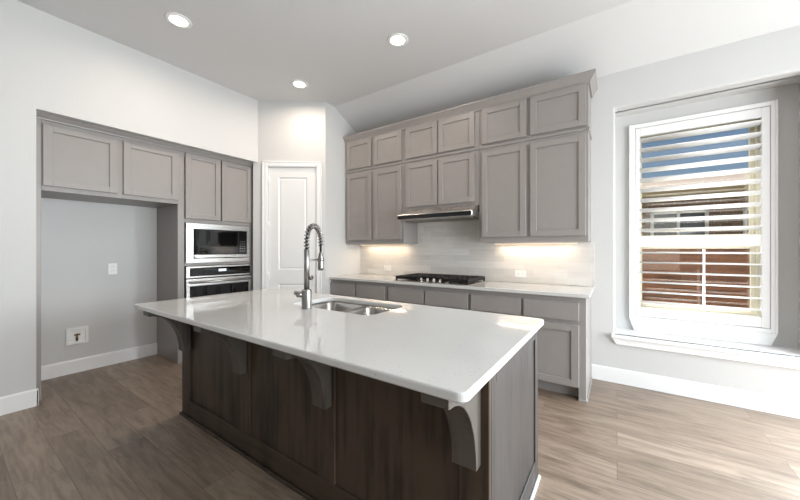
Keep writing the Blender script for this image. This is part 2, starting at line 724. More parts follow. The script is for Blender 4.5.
# baseboards
def base_profile(h):
    return [(0, 0), (0.015, 0), (0.015, h - .012), (0.010, h), (0, h)]


BH = 0.130
m = MB()
m.prism(base_profile(BH), YRR, REC0 + .008, lambda a, b, e: (XL + a, e, b))
m.box(XL - .012, XL + .015, REC0, REC0 + .012, 0, BH - .004, .002)
struct(m, 'baseboard_left', 'trim')
m = MB()
m.prism(base_profile(BH), 0.49, 1.445, lambda a, b, e: (XREC + a, e, b))
struct(m, 'baseboard_recess', 'trim')
m = MB()
m.prism(base_profile(BH), -0.197, XRT, lambda a, b, e: (e, YB - a, b))
struct(m, 'baseboard_back', 'trim')
m = MB(diag)
m.box(0.0, D0 - cw, 0, .015, 0, BH, .003)
m.box(D1 + cw, DL, 0, .015, 0, BH, .003)
struct(m, 'baseboard_pantry', 'trim')

# window stool, apron and the mitred bottom board
m = MB()
m.box(NX0 + .001, NX1 - .001, 3.43, NY, NZ0 - .03, NZ0, 0)
m.box(NX0 - .028, NX1 + .04, 3.405, YB + .002, NZ0 - .03, NZ0, .006, 2)
m.prism([(NX0 - .026, NZ0 - .03), (NX1 + .04, NZ0 - .03), (NX1 + .01, NZ0 - .088), (NX0 + .008, NZ0 - .088)],
        3.432, YB, lambda a, b, e: (a, e, b), .003)
struct(m, 'trim_2', 'trim')
m = MB()
m.prism([(0.095, 0.545), (1.034, 0.545), (0.996, NZ0 + .001), (0.130, NZ0 + .001)], NY - .03, NY, lambda a, b, e: (a, e, b), .004)
struct(m, 'trim_3', 'trim')

# the window itself
m = MB()
fy0, fy1 = 3.85, 3.93
m.box(WX0, WX0 + .04, fy0, fy1, WZ0, WZ1, .003)
m.box(WX1 - .04, WX1, fy0, fy1, WZ0, WZ1, .003)
m.box(WX0 + .04, WX1 - .04, fy0, fy1, WZ0, WZ0 + .05, .003)
m.box(WX0 + .04, WX1 - .04, fy0, fy1, WZ1 - .04, WZ1, .003)
m.box(WX0 + .04, WX1 - .04, fy0, fy1 - .02, 1.235, 1.30, .003)
win = struct(m, 'window_1', 'vinyl')
for nm, z0, z1, yy in (('lower_sash', WZ0 + .05, 1.235, 3.862), ('upper_sash', 1.30, WZ1 - .04, 3.892)):
    m = MB()
    x0, x1 = WX0 + .04, WX1 - .04
    m.box(x0, x0 + .03, yy, yy + .025, z0, z1, .002)
    m.box(x1 - .03, x1, yy, yy + .025, z0, z1, .002)
    m.box(x0 + .03, x1 - .03, yy, yy + .025, z0, z0 + .03, .002)
    m.box(x0 + .03, x1 - .03, yy, yy + .025, z1 - .03, z1, .002)
    s = build(m, nm, 'vinyl', win)
    m = MB()
    m.box(x0 + .028, x1 - .028, yy + .009, yy + .013, z0 + .028, z1 - .028)
    build(m, 'pane', 'glass', s)


# ------------------------------------------------------------------ plantation shutter
sh = thing('plantation_shutter', 'white plantation shutter with tilted louvers filling the window niche', 'shutter', (0.56, 3.70, 0.54))
SX0, SX1, SZ0, SZ1 = 0.093, 1.030, 0.545, 2.362
m = MB()
for (x0, x1, z0, z1) in ((SX0, SX0 + .048, SZ0, SZ1), (SX1 - .036, SX1, SZ0, SZ1),
                         (SX0 + .048, SX1 - .036, SZ1 - .036, SZ1), (SX0 + .048, SX1 - .036, SZ0, SZ0 + .03)):
    m.box(x0, x1, 3.692, NY, z0, z1, .003)
m.box(SX0, SX0 + .012, 3.682, 3.694, SZ0, SZ1, .003)
m.box(SX1 - .012, SX1, 3.682, 3.694, SZ0, SZ1, .003)
build(m, 'frame', 'shutter', sh)
px0, px1 = SX0 + .051, SX1 - .039
LX0, LX1 = 0.178, 0.945
m = MB()
m.box(px0, LX0, 3.695, 3.722, SZ0 + .034, SZ1 - .04, .003)
build(m, 'stile', 'shutter', sh)
m = MB()
m.box(LX1, px1, 3.695, 3.722, SZ0 + .034, SZ1 - .04, .003)
build(m, 'stile', 'shutter', sh)
for z0, z1 in ((0.579, 0.662), (1.225, 1.318), (2.245, 2.322)):
    m = MB()
    m.box(LX0, LX1, 3.695, 3.722, z0, z1, .003)
    build(m, 'rail', 'shutter', sh)


def louver(z, tilt):
    prof = []
    c, t_ = 0.0415, 0.0080
    for k in range(20):
        a = 2 * math.pi * k / 20
        y, zz = c * math.cos(a), t_ * math.sin(a)
        prof.append((3.7085 + y * math.cos(tilt) - zz * math.sin(tilt), z + y * math.sin(tilt) + zz * math.cos(tilt)))
    mm = MB()
    mm.prism(prof, LX0 + .001, LX1 - .001, lambda a, b, e: (e, a, b))
    for f in mm.bm.faces:
        f.smooth = len(f.verts) == 4
    build(mm, 'louver', 'shutter', sh)


for k in range(10):
    louver(2.205 - .0925 * k, math.radians(-18))
for k in range(6):
    louver(1.168 - .0905 * k, math.radians(-3))
m = MB()
m.box(.612, .630, 3.757, 3.769, 0.67, 1.2, .002)
build(m, 'tilt_rod', 'shutter', sh)


# ------------------------------------------------------------------ shaker fronts
def shaker(mb, u0, u1, w0, w1, v0, th=0.02, st=0.055):
    """five-piece front lying against plane v0, outward +v"""
    f = v0 + th
    b = .0022
    mb.box(u0, u0 + st, v0, f, w0, w1, b)
    mb.box(u1 - st, u1, v0, f, w0, w1, b)
    mb.box(u0 + st - .001, u1 - st + .001, v0, f, w0, w0 + st, b)
    mb.box(u0 + st - .001, u1 - st + .001, v0, f, w1 - st, w1, b)
    mb.box(u0 + st - .004, u1 - st + .004, v0, f - .012, w0 + st - .004, w1 - st + .004)


def slab(mb, u0, u1, w0, w1, v0, th=0.02):
    mb.box(u0, u1, v0, v0 + th, w0, w1, .003, 2)


def run_back(yf):
    return lambda u, v, w: Vector((u, yf - v, w))


def run_left(xf):
    return lambda u, v, w: Vector((xf + v, u, w))


# ------------------------------------------------------------------ wall cabinets on the back wall
UF = 3.145
FB = run_back(UF)
DP = YB - UF
UZ0, USP, UZ1 = 1.268, 2.228, 2.64
spec = [
    (-3.030, -2.087, UZ0, 1.318, 2.186, ((-2.992, -2.580), (-2.534, -2.118)),
     'left', 'tall grey wall cabinet beside the pantry wall', 'short grey wall cabinet topmost beside the pantry wall'),
    (-2.085, -1.166, 1.655, 1.690, 2.190, ((-2.052, -1.640), (-1.622, -1.212)),
     'mid', 'grey wall cabinet directly above the steel range hood', 'short grey wall cabinet in the top row, centred over the hood'),
    (-1.164, -0.202, UZ0, 1.318, 2.184, ((-1.132, -0.706), (-0.668, -0.220)),
     'right', 'tall grey wall cabinet nearest the window', 'short grey wall cabinet topmost nearest the window'),
]
for (x0, x1, z0, dz0, dz1, doors, tagname, lab_low, lab_up) in spec:
    for (a, b, e0, e1, lab) in ((z0, USP - .001, dz0, dz1, lab_low), (USP, UZ1, 2.258, 2.612, lab_up)):
        t = thing('wall_cabinet', lab, 'cabinet', ((x0 + x1) / 2, YB - DP / 2, a))
        m = MB(FB)
        m.box(x0, x1, -DP + .001, 0, a, b, .0015)
        build(m, 'cabinet_body', 'cab', t)
        for (p, q) in doors:
            m = MB(FB)
            shaker(m, p, q, e0, e1, .001)
            build(m, 'door', 'cab', t)

m = MB(FB)
m.box(-3.034, -0.196, -0.004, .012, USP - .010, USP + .012, .004, 2)
m.prism([(-.004, 0), (-.004, .022), (.006, .022), (.008, .011), (.004, 0)], -DP + .002, 0.012,
        lambda a, b, e: (-0.2 + a, e, USP - .010 + b))
tag(build(m, 'cabinet_moulding', 'cab'), 'thin grey moulding strip between the two rows of wall cabinets', 'moulding')

crown = [(-.002, 2.612), (.010, 2.612), (.014, 2.632), (.030, 2.655), (.046, 2.676), (.052, 2.682), (.052, 2.698), (-.002, 2.698)]
m = MB(FB)
cb_ = bmesh.new()
paths = []
for off, z in crown:
    paths.append([cb_.verts.new(FB(-3.036, off, z)), cb_.verts.new(FB(-0.198 + off, off, z)), cb_.verts.new(FB(-0.198 + off, -DP + .001, z))])
n_ = len(paths)
for i in range(n_):
    A, B = paths[i], paths[(i + 1) % n_]
    for k in range(2):
        cb_.faces.new([A[k], A[k + 1], B[k + 1], B[k]])
cb_.faces.new([p[0] for p in paths])
cb_.faces.new([p[2] for p in paths][::-1])
bmesh.ops.recalc_face_normals(cb_, faces=cb_.faces[:])
m._merge(cb_)
m.box(-3.036, -0.20, -DP + .001, 0, 2.645, 2.690)
tag(build(m, 'crown_moulding', 'cab'), 'grey crown moulding along the top of the back wall cabinets', 'moulding')

for x0, x1, lab in ((-2.95, -2.17, 'lit warm strip light under the wall cabinet beside the pantry wall'),
                    (-1.08, -0.30, 'lit warm strip light under the wall cabinet nearest the window')):
    t = thing('under_cabinet_light', lab, 'light', ((x0 + x1) / 2, 3.37, UZ0 - .014), 'under-cabinet strip lights')
    m = MB()
    m.box(x0, x1, 3.355, 3.39, UZ0 - .014, UZ0 - .001, .002)
    build(m, 'housing', 'plastic', t)
    m = MB()
    m.box(x0 + .01, x1 - .01, 3.36, 3.385, UZ0 - .0165, UZ0 - .0135)
    build(m, 'lens', 'led', t)
    add_light('under_cabinet_lamp', 'AREA', ((x0 + x1) / 2, 3.372, UZ0 - .02), (0, 0, 0), 1.5, (1, 0.78, 0.55),
              shape='RECTANGLE', size=x1 - x0 - .1, size_y=.03)

# ------------------------------------------------------------------ range hood
t = thing('range_hood', 'stainless steel range hood with black front band over the cooktop', 'range hood', (-1.61, 3.2, 1.522))
HX0, HX1 = -2.05, -1.172
m = MB()
m.prism([(2.962, 1.582), (3.095, 1.654), (YB - .002, 1.654), (YB - .002, 1.530), (2.962, 1.530)], HX0, HX1, lambda a, b, e: (e, a, b), .002)
build(m, 'canopy', 'steel_x', t)
m = MB()
m.box(HX0 + .001, HX1 - .004, 2.953, 2.963, 1.534, 1.576, .002)
build(m, 'control_band', 'black', t)
for x in (-1.83, -1.4):
    m = MB()
    m.box(x - .19, x + .19, 3.02, 3.36, 1.523, 1.531, .002)
    for k in range(12):
        xx = x - .17 + .031 * k
        m.box(xx - .006, xx + .006, 3.04, 3.34, 1.519, 1.524)
    build(m, 'filter', 'steel', t)
m = MB()
m.box(HX1 - .002, HX1 + .004, 2.975, 3.14, 1.533, 1.585, .001)
build(m, 'end_cap', 'steel', t)

# ------------------------------------------------------------------ backsplash
m = MB()
m.box(XP + .003, -0.174, YB - .010, YB - .0005, .852, UZ0 - .002)
m.box(-2.085, -1.166, YB - .010, YB - .0005, UZ0 - .002, 1.53)
tag(build(m, 'backsplash', 'tile', origin=(-1.6, YB, .852)), 'pale glazed subway tile backsplash between counter and wall cabinets', 'backsplash')

# ------------------------------------------------------------------ base cabinets
BF = 2.875
FBB = run_back(BF)
BD = YB - BF - .001
CZ = 0.850
CT = 0.030
BT = CZ - CT - .001
bases = [
    (-3.033, -2.132, ((-3.020, -2.612), (-2.582, -2.160)), 'grey base cabinet beside the pantry wall'),
    (-2.130, -1.152, ((-2.104, -1.655), (-1.637, -1.172)), 'grey base cabinet directly below the cooktop'),
    (-1.150, -0.200, ((-1.142, -0.690), (-0.665, -0.248)), 'grey base cabinet at the window end of the counter'),
]
for i, (x0, x1, fr, lab) in enumerate(bases):
    t = thing('base_cabinet', lab, 'cabinet', ((x0 + x1) / 2, 3.17, 0))
    m = MB(FBB)
    m.box(x0, x1, -BD, 0, .10, BT, .0015)
    build(m, 'cabinet_body', 'cab', t)
    m = MB(FBB)
    m.box(x0, x1 - (.06 if i == 2 else 0), -BD, -.075, 0, .0995)
    build(m, 'toe_kick', 'cab', t)
    if i == 2:
        m = MB(FBB)
        m.box(x1 - .052, x1, -.019, 0, 0, .0995, .001)
        m.box(x1 - .019, x1, -BD, -.019, 0, .0995, .001)
        m.box(x1 - .054, x1 + .010, -.019, .010, 0, .016, .004, 2)
        m.box(x1 + .0005, x1 + .010, -BD + .02, -.019, 0, .016, .004, 2)
        build(m, 'end_foot', 'cab', t)
    for (p, q) in fr:
        m = MB(FBB)
        slab(m, p, q, .632, .776, .001)
        build(m, 'drawer', 'cab', t)
        m = MB(FBB)
        shaker(m, p, q, .108, .600, .001)
        build(m, 'door', 'cab', t)


def rounded_rect(x0, x1, y0, y1, r, n=8):
    pts = []
    for cx, cy, a0 in ((x1 - r, y1 - r, 0), (x0 + r, y1 - r, 90), (x0 + r, y0 + r, 180), (x1 - r, y0 + r, 270)):
        for k in range(n + 1):
            a = math.radians(a0 + 90 * k / n)
            pts.append((cx + r * math.cos(a), cy + r * math.sin(a)))
    return pts


def slab_with_holes(outer, holes, z0, z1, ease=0.004):
    """flat slab with rounded edge and through-holes, walls included"""
    b = bmesh.new()

    def loop(pts, z, grow=0.0):
        n = len(pts)
        out = []
        for i, p in enumerate(pts):
            if grow:
                a, c = Vector(pts[i - 1]), Vector(pts[(i + 1) % n])
                d = (c - a).normalized()
                q = Vector(p) + grow * Vector((d.y, -d.x))
            else:
                q = Vector(p)
            out.append(b.verts.new((q.x, q.y, z)))
        return out

    def strip(A, B, smooth=False):
        n = len(A)
        for k in range(n):
            f = b.faces.new([A[k], A[(k + 1) % n], B[(k + 1) % n], B[k]])
            f.smooth = smooth

    caps = {z0: [], z1: []}
    for pts, s in [(outer, -1)] + [(h, 1) for h in holes]:
        l0 = loop(pts, z0, s * ease)
        l1 = loop(pts, z0 + ease)
        l2 = loop(pts, z1 - ease)
        l2b = loop(pts, z1 - ease * .3, s * ease * .3)
        l3 = loop(pts, z1, s * ease)
        for A, B in ((l0, l1), (l1, l2), (l2, l2b), (l2b, l3)):
            strip(A, B)
        caps[z0].append(l0)
        caps[z1].append(l3)
    for z, loops in caps.items():
        edges = []
        for L in loops:
            for k in range(len(L)):
                e = b.edges.get((L[k], L[(k + 1) % len(L)])) or b.edges.new((L[k], L[(k + 1) % len(L)]))
                edges.append(e)
        bmesh.ops.triangle_fill(b, use_beauty=True, use_dissolve=False, edges=edges)
    bmesh.ops.recalc_face_normals(b, faces=b.faces[:])
    return b


CX0, CX1, CY0, CY1 = -2.035, -1.165, 2.866, 3.372       # cooktop footprint
m = MB()
m._merge(slab_with_holes(rounded_rect(XP + .006, -0.172, 2.838, YB - .011, .006, 3), [rounded_rect(CX0 + .02, CX1 - .02, CY0 + .02, CY1 - .02, .01, 3)], CZ - CT, CZ))
tag(build(m, 'countertop', 'quartz'), 'white quartz countertop along the back wall under the backsplash', 'countertop')

# ------------------------------------------------------------------ cooktop
t = thing('gas_cooktop', 'black and steel gas cooktop set into the back counter', 'cooktop', (-1.60, 3.12, CZ))
m = MB()
m.box(CX0, CX1, CY0, CY1, CZ + .0005, CZ + .009, .003, 2)
m.box(CX0 + .03, CX1 - .03, CY0 + .03, CY1 - .03, CZ - CT + .001, CZ + .001)
build(m, 'tray', 'steel_x', t)
gz0, gz1 = CZ + .026, CZ + .058
cxs = [CX0 + .012, CX0 + .288, CX1 - .288, CX1 - .012]
for k in range(3):
    x0, x1 = cxs[k] + .002, cxs[k + 1] - .002
    y0 = CY0 + (.012 if k != 1 else .105)
    y1 = CY1 - .012
    m = MB()
    for (a, b, c, d) in ((x0, x1, y0, y0 + .014), (x0, x1, y1 - .014, y1), (x0, x0 + .014, y0, y1), (x1 - .014, x1, y0, y1)):
        m.box(a, b, c, d, gz0, gz1, .002)
    nb = 5
    for q in range(1, nb):
        xx = x0 + (x1 - x0) * q / nb
        m.box(xx - .006, xx + .006, y0, y1, gz0 + .004, gz1, .002)
    for q in (.25, .5, .75):
        yy = y0 + (y1 - y0) * q
        m.box(x0, x1, yy - .006, yy + .006, gz0 + .004, gz1, .002)
    for xx in (x0, x1 - .016):
        for yy in (y0, y1 - .016):
            m.box(xx, xx + .016, yy, yy + .016, CZ + .0085, gz0 + .002)
    build(m, 'grate', 'black_iron', t)
for (bx, by, br) in ((-1.87, 3.0, .036), (-1.87, 3.25, .045), (-1.585, 3.17, .06), (-1.30, 3.0, .036), (-1.30, 3.25, .045)):
    m = MB()
    m.lathe([(br, CZ + .0088), (br, CZ + .016), (br * .85, CZ + .017), (br * .85, CZ + .025), (br * .3, CZ + .027)], (bx, by, 0), 'z', 24)
    build(m, 'burner', 'black_iron', t)
for k in range(5):
    kx = -1.566 + .0745 * (k - 2)
    m = MB()
    m.lathe([(.021, CZ + .0088), (.021, CZ + .012), (.017, CZ + .014), (.0155, CZ + .038), (.013, CZ + .041), (.002, CZ + .0415)], (kx, CY0 + .055, 0), 'z', 24)
    m.box(kx - .0035, kx + .0035, CY0 + .039, CY0 + .071, CZ + .036, CZ + .047, .0015)
    build(m, 'knob', 'steel_x', t)


# ------------------------------------------------------------------ outlets
def outlet(fn, u, w, horizontal, label, group='wall outlets'):
    t = thing('wall_outlet', label, 'outlet', fn(u, 0, w), group)
    hw, hh = (.058, .036) if horizontal else (.036, .058)
    m = MB(fn)
    m.box(u - hw, u + hw, .0006, .006, w - hh, w + hh, .002)
    build(m, 'plate', 'plastic', t)
    for s in (-1, 1):
        cu, cw_ = (u + s * .021, w) if horizontal else (u, w + s * .021)
        m = MB(fn)
        m.box(cu - .015, cu + .015, .005, .0075, cw_ - .015, cw_ + .015, .002)
        r = build(m, 'receptacle', 'plastic', t)
        m = MB(fn)
        for q in (-1, 1):
            if horizontal:
                m.box(cu - .001, cu + .008, .0070, .0079, cw_ + q * .006 - .001, cw_ + q * .006 + .001)
            else:
                m.box(cu + q * .006 - .001, cu + q * .006 + .001, .0070, .0079, cw_ - .001, cw_ + .008)
        build(m, 'slots', 'dark_slot', r)


FT = run_back(YB - .010)
outlet(FT, -0.833, .945, True, 'white outlet on the backsplash under the wall cabinet nearest the window')
outlet(FT, -2.560, .945, True, 'white outlet on the backsplash left of the cooktop')
outlet(run_left(XREC), 1.057, .994, False, 'white outlet on the bare wall inside the fridge recess')

# fridge water box
t = thing('water_supply_box', 'white recessed water valve box low in the fridge recess', 'valve box', (XREC, .794, .28))
FR = run_left(XREC)
m = MB(FR)
u0, u1, w0, w1 = .716, .871, .279, .437
for (a, b, c, d) in ((u0, u1, w0, w0 + .022), (u0, u1, w1 - .022, w1), (u0, u0 + .022, w0 + .022, w1 - .022), (u1 - .022, u1, w0 + .022, w1 - .022)):
    m.box(a, b, .0006, .016, c, d)
build(m, 'frame', 'plastic', t)
m = MB(FR)
m.box(u0 + .02, u1 - .02, .0006, .003, w0 + .02, w1 - .02)
build(m, 'box_back', 'plastic', t)
m = MB(FR)
m.lathe([(.009, w0 + .03), (.009, w0 + .07), (.006, w0 + .072), (.006, w0 + .10)], (.79, .012, 0), 'z', 12)
m.box(.77, .812, .014, .02, w0 + .082, w0 + .098, .002)
build(m, 'valve', 'brass', t)

# ------------------------------------------------------------------ tall run in the left recess
XC = -3.80
FL = run_left(XC)
TD = XC - XREC - .001
TZ = 2.236
t = thing('fridge_side_panel', 'tall grey end panel at the left edge of the fridge recess', 'cabinet panel', (-4.05, .47, 0))
m = MB(FL)
m.box(REC0 + .002, .486, -TD, .006, 0, TZ, .0015)
build(m, 'panel', 'cab', t)
m = MB(FL)
m.box(REC0 + .002, .49, .0065, .014, 0, .012, .002)
build(m, 'shoe', 'cab', t)

t = thing('fridge_cabinet', 'grey two-door cabinet bridging over the empty fridge recess', 'cabinet', (-4.05, .96, 1.672))
m = MB(FL)
m.box(.487, 1.4425, -TD, 0, 1.672, TZ, .0015)
build(m, 'cabinet_body', 'cab', t)
for (p, q) in ((.494, .953), (.996, 1.440)):
    m = MB(FL)
    shaker(m, p, q, 1.710, 2.206, .001)
    build(m, 'door', 'cab', t)

t = thing('oven_cabinet', 'tall grey cabinet housing the microwave and wall oven', 'cabinet', (-4.05, 1.87, 0))
m = MB(FL)
m.box(1.4435, 1.4625, -TD, 0, 0, TZ, .001)                       # sides
m.box(2.2885, 2.3075, -TD, 0, 0, TZ, .001)
m.box(1.4625, 1.505, -.019, 0, 0, TZ, .001)                       # face frame
m.box(2.245, 2.2885, -.019, 0, .0, TZ, .001)
for z0, z1 in ((.10, .13), (.33, .36), (1.020, 1.050), (1.488, 1.526), (2.19, TZ)):
    m.box(1.505, 2.245, -.019, 0, z0, z1)
for z in (.10, .335, 1.022, 1.495, TZ - .02):
    m.box(1.4625, 2.2885, -TD, -.019, z, z + .018)
m.box(1.4625, 2.2885, -TD, -TD + .01, 0.1, TZ)
m.box(1.4625, 2.2885, -.095, -.075, 0, .10)
build(m, 'cabinet_body', 'cab', t)
for (p, q) in ((1.510, 1.872), (1.886, 2.246)):
    m = MB(FL)
    shaker(m, p, q, 1.528, 2.228, .001)
    build(m, 'door', 'cab', t)
m = MB(FL)
shaker(m, 1.510, 2.246, .125, .335, .001)
build(m, 'drawer', 'cab', t)
m = MB(FL)
m.prism([(-.02, .0015), (.012, .0015), (.014, .012), (.03, .03), (.034, .034), (.034, .042), (-.02, .042)], REC0 + .003, 2.306,
        lambda a, b, e: (e, a, TZ - .001 + b))
tag(build(m, 'crown_moulding', 'cab'), 'grey crown moulding over the fridge recess and oven cabinets', 'moulding')

# microwave
t = thing('built_in_microwave', 'built-in stainless framed microwave above the wall oven', 'microwave', (-3.95, 1.875, 1.055))
a0, a1, c0, c1 = 1.512, 2.238, 1.050, 1.484
m = MB(FL)
g0, g1, h0, h1 = 1.587, 2.188, 1.100, 1.420
m.box(a0, g0, .001, .022, c0, c1, .003)
m.box(g1, a1, .001, .022, c0, c1, .003)
m.box(g0, g1, .001, .022, c0, h0, .003)
m.box(g0, g1, .001, .022, h1, c1, .003)
build(m, 'trim_kit', 'steel', t)
m = MB(FL)
m.box(g0 + .001, g1 - .001, -.38, .008, h0 + .001, h1 - .001)
build(m, 'oven_body', 'black', t)
m = MB(FL)
m.box(g0 + .004, 2.075, .0085, .026, h0 + .044, h1 - .004, .003)
build(m, 'door', 'black_glass', t)
m = MB(FL)
m.box(2.079, g1 - .004, .0085, .024, h0 + .044, h1 - .004, .003)
cp = build(m, 'control_panel', 'black_glass', t)
m = MB(FL)
for r_ in range(5):
    for c_ in range(3):
        uu = 2.098 + .024 * c_
        ww = 1.175 + .028 * r_
        m.box(uu, uu + .014, .0242, .0248, ww, ww + .008)
build(m, 'buttons', paint('grey_print', srgb(120, 122, 124), .5), cp)
m = MB(FL)
m.box(g0 + .004, g1 - .004, .0085, .028, h0 + .004, h0 + .040, .004)
build(m, 'lower_strip', 'steel', t)

# wall oven
t = thing('wall_oven', 'stainless wall oven with bar handle and black glass door', 'oven', (-3.95, 1.875, .362))
m = MB(FL)
m.box(1.513, 2.236, -.5, .004, .364, 1.014)
build(m, 'oven_body', 'black', t)
m = MB(FL)
m.box(1.513, 2.240, .0045, .024, .888, 1.014, .003)
p_ = build(m, 'control_panel', 'steel', t)
m = MB(FL)
m.box(1.548, 2.222, .0235, .027, .905, .998, .001)
build(m, 'control_glass', 'black_glass', p_)
m = MB(FL)
m.box(1.845, 1.93, .0268, .028, .948, .975)
build(m, 'display', 'display', p_)
m = MB(FL)
for (z0, z1) in ((.372, .45), (.80, .878)):
    m.box(1.513, 2.240, .0045, .028, z0, z1, .003)
m.box(1.513, 1.548, .0045, .028, .45, .80, .002)
m.box(2.205, 2.240, .0045, .028, .45, .80, .002)
d_ = build(m, 'door', 'steel', t)
m = MB(FL)
m.box(1.549, 2.204, .006, .026, .451, .799, .001)
build(m, 'door_glass', 'black_glass', d_)
m = MB(FL)
m.tube([FL(1.545, .060, .842), FL(2.208, .060, .842)], .0135, 16)
for u in (1.575, 2.178):
    m.tube([FL(u, .026, .842), FL(u, .060, .842)], .010, 12)
build(m, 'handle', 'steel', d_)

# ------------------------------------------------------------------ island
IX0, IX1, IY0, IY1 = -2.612, -0.344, 1.020, 1.790
IZ = 0.830
IU = IZ - 0.030
t = thing('kitchen_island', 'dark stained wood kitchen island with panelled front and curved brackets', 'kitchen island', (-1.47, 1.4, 0))
m = MB()
m.box(IX0 + .02, IX1 - .02, IY0 + .022, IY1 - .02, .0, .55)
for (a, b, c, d) in ((IX0 + .02, -1.9, IY0 + .022, IY1 - .02), (-1.07, IX1 - .02, IY0 + .022, IY1 - .02), (-1.9, -1.07, IY0 + .022, 1.30)):
    m.box(a, b, c, d, .55, IU - .001)
isl = build(m, 'cabinet_body', 'wood', t)
FI = run_back(IY0 + .022)
m = MB(FI)
seams = [IX0, -1.795, -1.105, IX1]
for (p, q, z0, z1) in ((IX0, IX0 + .115, 0, IU - .001), (IX1 - .105, IX1, 0, IU - .0015),
                       (-1.855, -1.745, .1325, IU - .091), (-1.165, -1.055, .1325, IU - .091)):
    m = MB(FI)
    m.box(p, q, .0005, .022, z0, z1, .002)
    build(m, 'stile', 'wood', t)
for (z0, z1) in ((0, .132), (IU - .09, IU - .001)):
    m = MB(FI)
    m.box(IX0 + .115, IX1 - .105, .0005, .022, z0, z1, .002)
    build(m, 'rail', 'wood_h', t)
edges_ = [IX0 + .115, -1.855, -1.745, -1.165, -1.055, IX1 - .105]
for k in range(3):
    m = MB(FI)
    m.box(edges_[2 * k] - .002, edges_[2 * k + 1] + .002, .0004, .010, .13, IU - .088)
    build(m, 'front_panel', 'wood', t)
FE = run_left(IX1 - .02)
m = MB(FE)
m.box(IY0 + .0225, IY0 + .075, .0005, .020, 0, IU - .001, .002)
m.box(IY1 - .06, IY1, -.0, .020, 0, IU - .001, .002)
m.box(IY0 + .075, IY1 - .06, .0005, .020, 0, .115, .002)
m.box(IY0 + .075, IY1 - .06, .0005, .020, IU - .06, IU - .001, .002)
m.box(IY0 + .072, IY1 - .058, .0004, .012, .11, IU - .055)
build(m, 'end_panel', 'wood_lit_end', t, )
m = MB()
m.box(IX0 - .002, IX0 + .0195, IY0 + .0225, IY1, 0, IU - .001, .002)
build(m, 'end_panel', 'wood', t)
# working side: doors and drawers
FK = lambda u, v, w: Vector((u, IY1 - .0195 + v, w))
n_ = 5
wdt = (IX1 - IX0 - .08) / n_
for k in range(n_):
    p, q = IX0 + .03 + wdt * k + .006, IX0 + .03 + wdt * (k + 1) - .006
    m = MB(FK)
    shaker(m, p, q, .11, .60, .0005)
    build(m, 'door', 'wood', t)
    m = MB(FK)
    slab(m, p, q, .62, .76, .0005)
    build(m, 'drawer', 'wood', t)
m = MB()
m.box(IX0 - .014, IX1 + .0, IY0 - .014, IY0 - .0005, 0, .020, .006, 2)
m.box(IX0 - .014, IX0 - .0025, IY0, IY1, 0, .020, .006, 2)
build(m, 'shoe_moulding', 'wood_h', t)
m = MB()
m.box(IX1 + .0005, IX1 + .014, IY0 - .014, IY1 + .003, 0, .020, .006, 2)
sm = build(m, 'shoe_moulding', 'trim', t)
sm['label'] = 'pale shoe moulding'


def corbel(xr):
    th = .086
    yb, z1 = IY0 - .0005, IU - .001
    D, Hh = .243, .312
    lip, foot = .030, .040
    prof = [(yb, z1), (yb - D, z1), (yb - D, z1 - lip), (yb - D + .012, z1 - lip - .004)]
    ax, az = D - .012 - foot - .0, Hh - lip - .004
    for k in range(1, 16):
        a = math.pi / 2 * k / 16
        prof.append((yb - D + .012 + ax * math.sin(a) ** 1.0, z1 - Hh + az * math.cos(a) ** 1.0))
    prof += [(yb - foot, z1 - Hh), (yb, z1 - Hh)]
    mm = MB()
    mm.prism(prof, xr - th, xr, lambda a, b, e: (e, a, b), .0015)
    return mm


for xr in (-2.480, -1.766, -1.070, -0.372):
    build(corbel(xr), 'corbel', 'wood_lit_bracket', t)

# island countertop with sink cut-out
KX0, KX1, KY0, KY1 = -1.83, -1.14, 1.365, 1.742
m = MB()
m._merge(slab_with_holes(rounded_rect(-2.700, -0.318, .762, 1.835, .028, 6), [rounded_rect(KX0, KX1, KY0, KY1, .06, 8)], IU, IZ, .006))
tag(build(m, 'island_countertop', 'quartz'), 'large white speckled quartz countertop on the dark wood island', 'countertop')

# sink: two open bowls
t = thing('double_sink', 'stainless double-bowl sink under the island countertop', 'sink', ((KX0 + KX1) / 2, 1.55, .62))
xm = -1.465


def bowl(x0, x1, y0, y1, zt, zb):
    b = bmesh.new()
    rings = []
    for ins, z, r in ((-.016, zt, .066), (0, zt, .055), (.004, zt - .01, .055), (.014, zb + .03, .05), (.022, zb + .010, .045), (.045, zb, .03)):
        rings.append([b.verts.new((x, y, z)) for x, y in rounded_rect(x0 + ins, x1 - ins, y0 + ins, y1 - ins, r, 8)])
    for A, B in zip(rings, rings[1:]):
        for k in range(len(A)):
            f = b.faces.new([A[k], A[(k + 1) % len(A)], B[(k + 1) % len(B)], B[k]])
            f.smooth = True
    b.faces.new(rings[-1])
    bmesh.ops.recalc_face_normals(b, faces=b.faces[:])
    bmesh.ops.solidify(b, geom=b.faces[:], thickness=.0015)
    mm = MB()
    mm._merge(b)
    return mm


for (x0, x1) in ((KX0 - .004, xm - .014), (xm + .014, KX1 + .004)):
    bb = build(bowl(x0, x1, KY0 - .004, KY1 + .004, IU - .004, .585), 'bowl', 'sink', t)
    m = MB()
    m.lathe([(.045, .5855), (.045, .588), (.036, .589), (.03, .5865)], ((x0 + x1) / 2, 1.57, 0), 'z', 24)
    build(m, 'drain', 'nickel', bb)

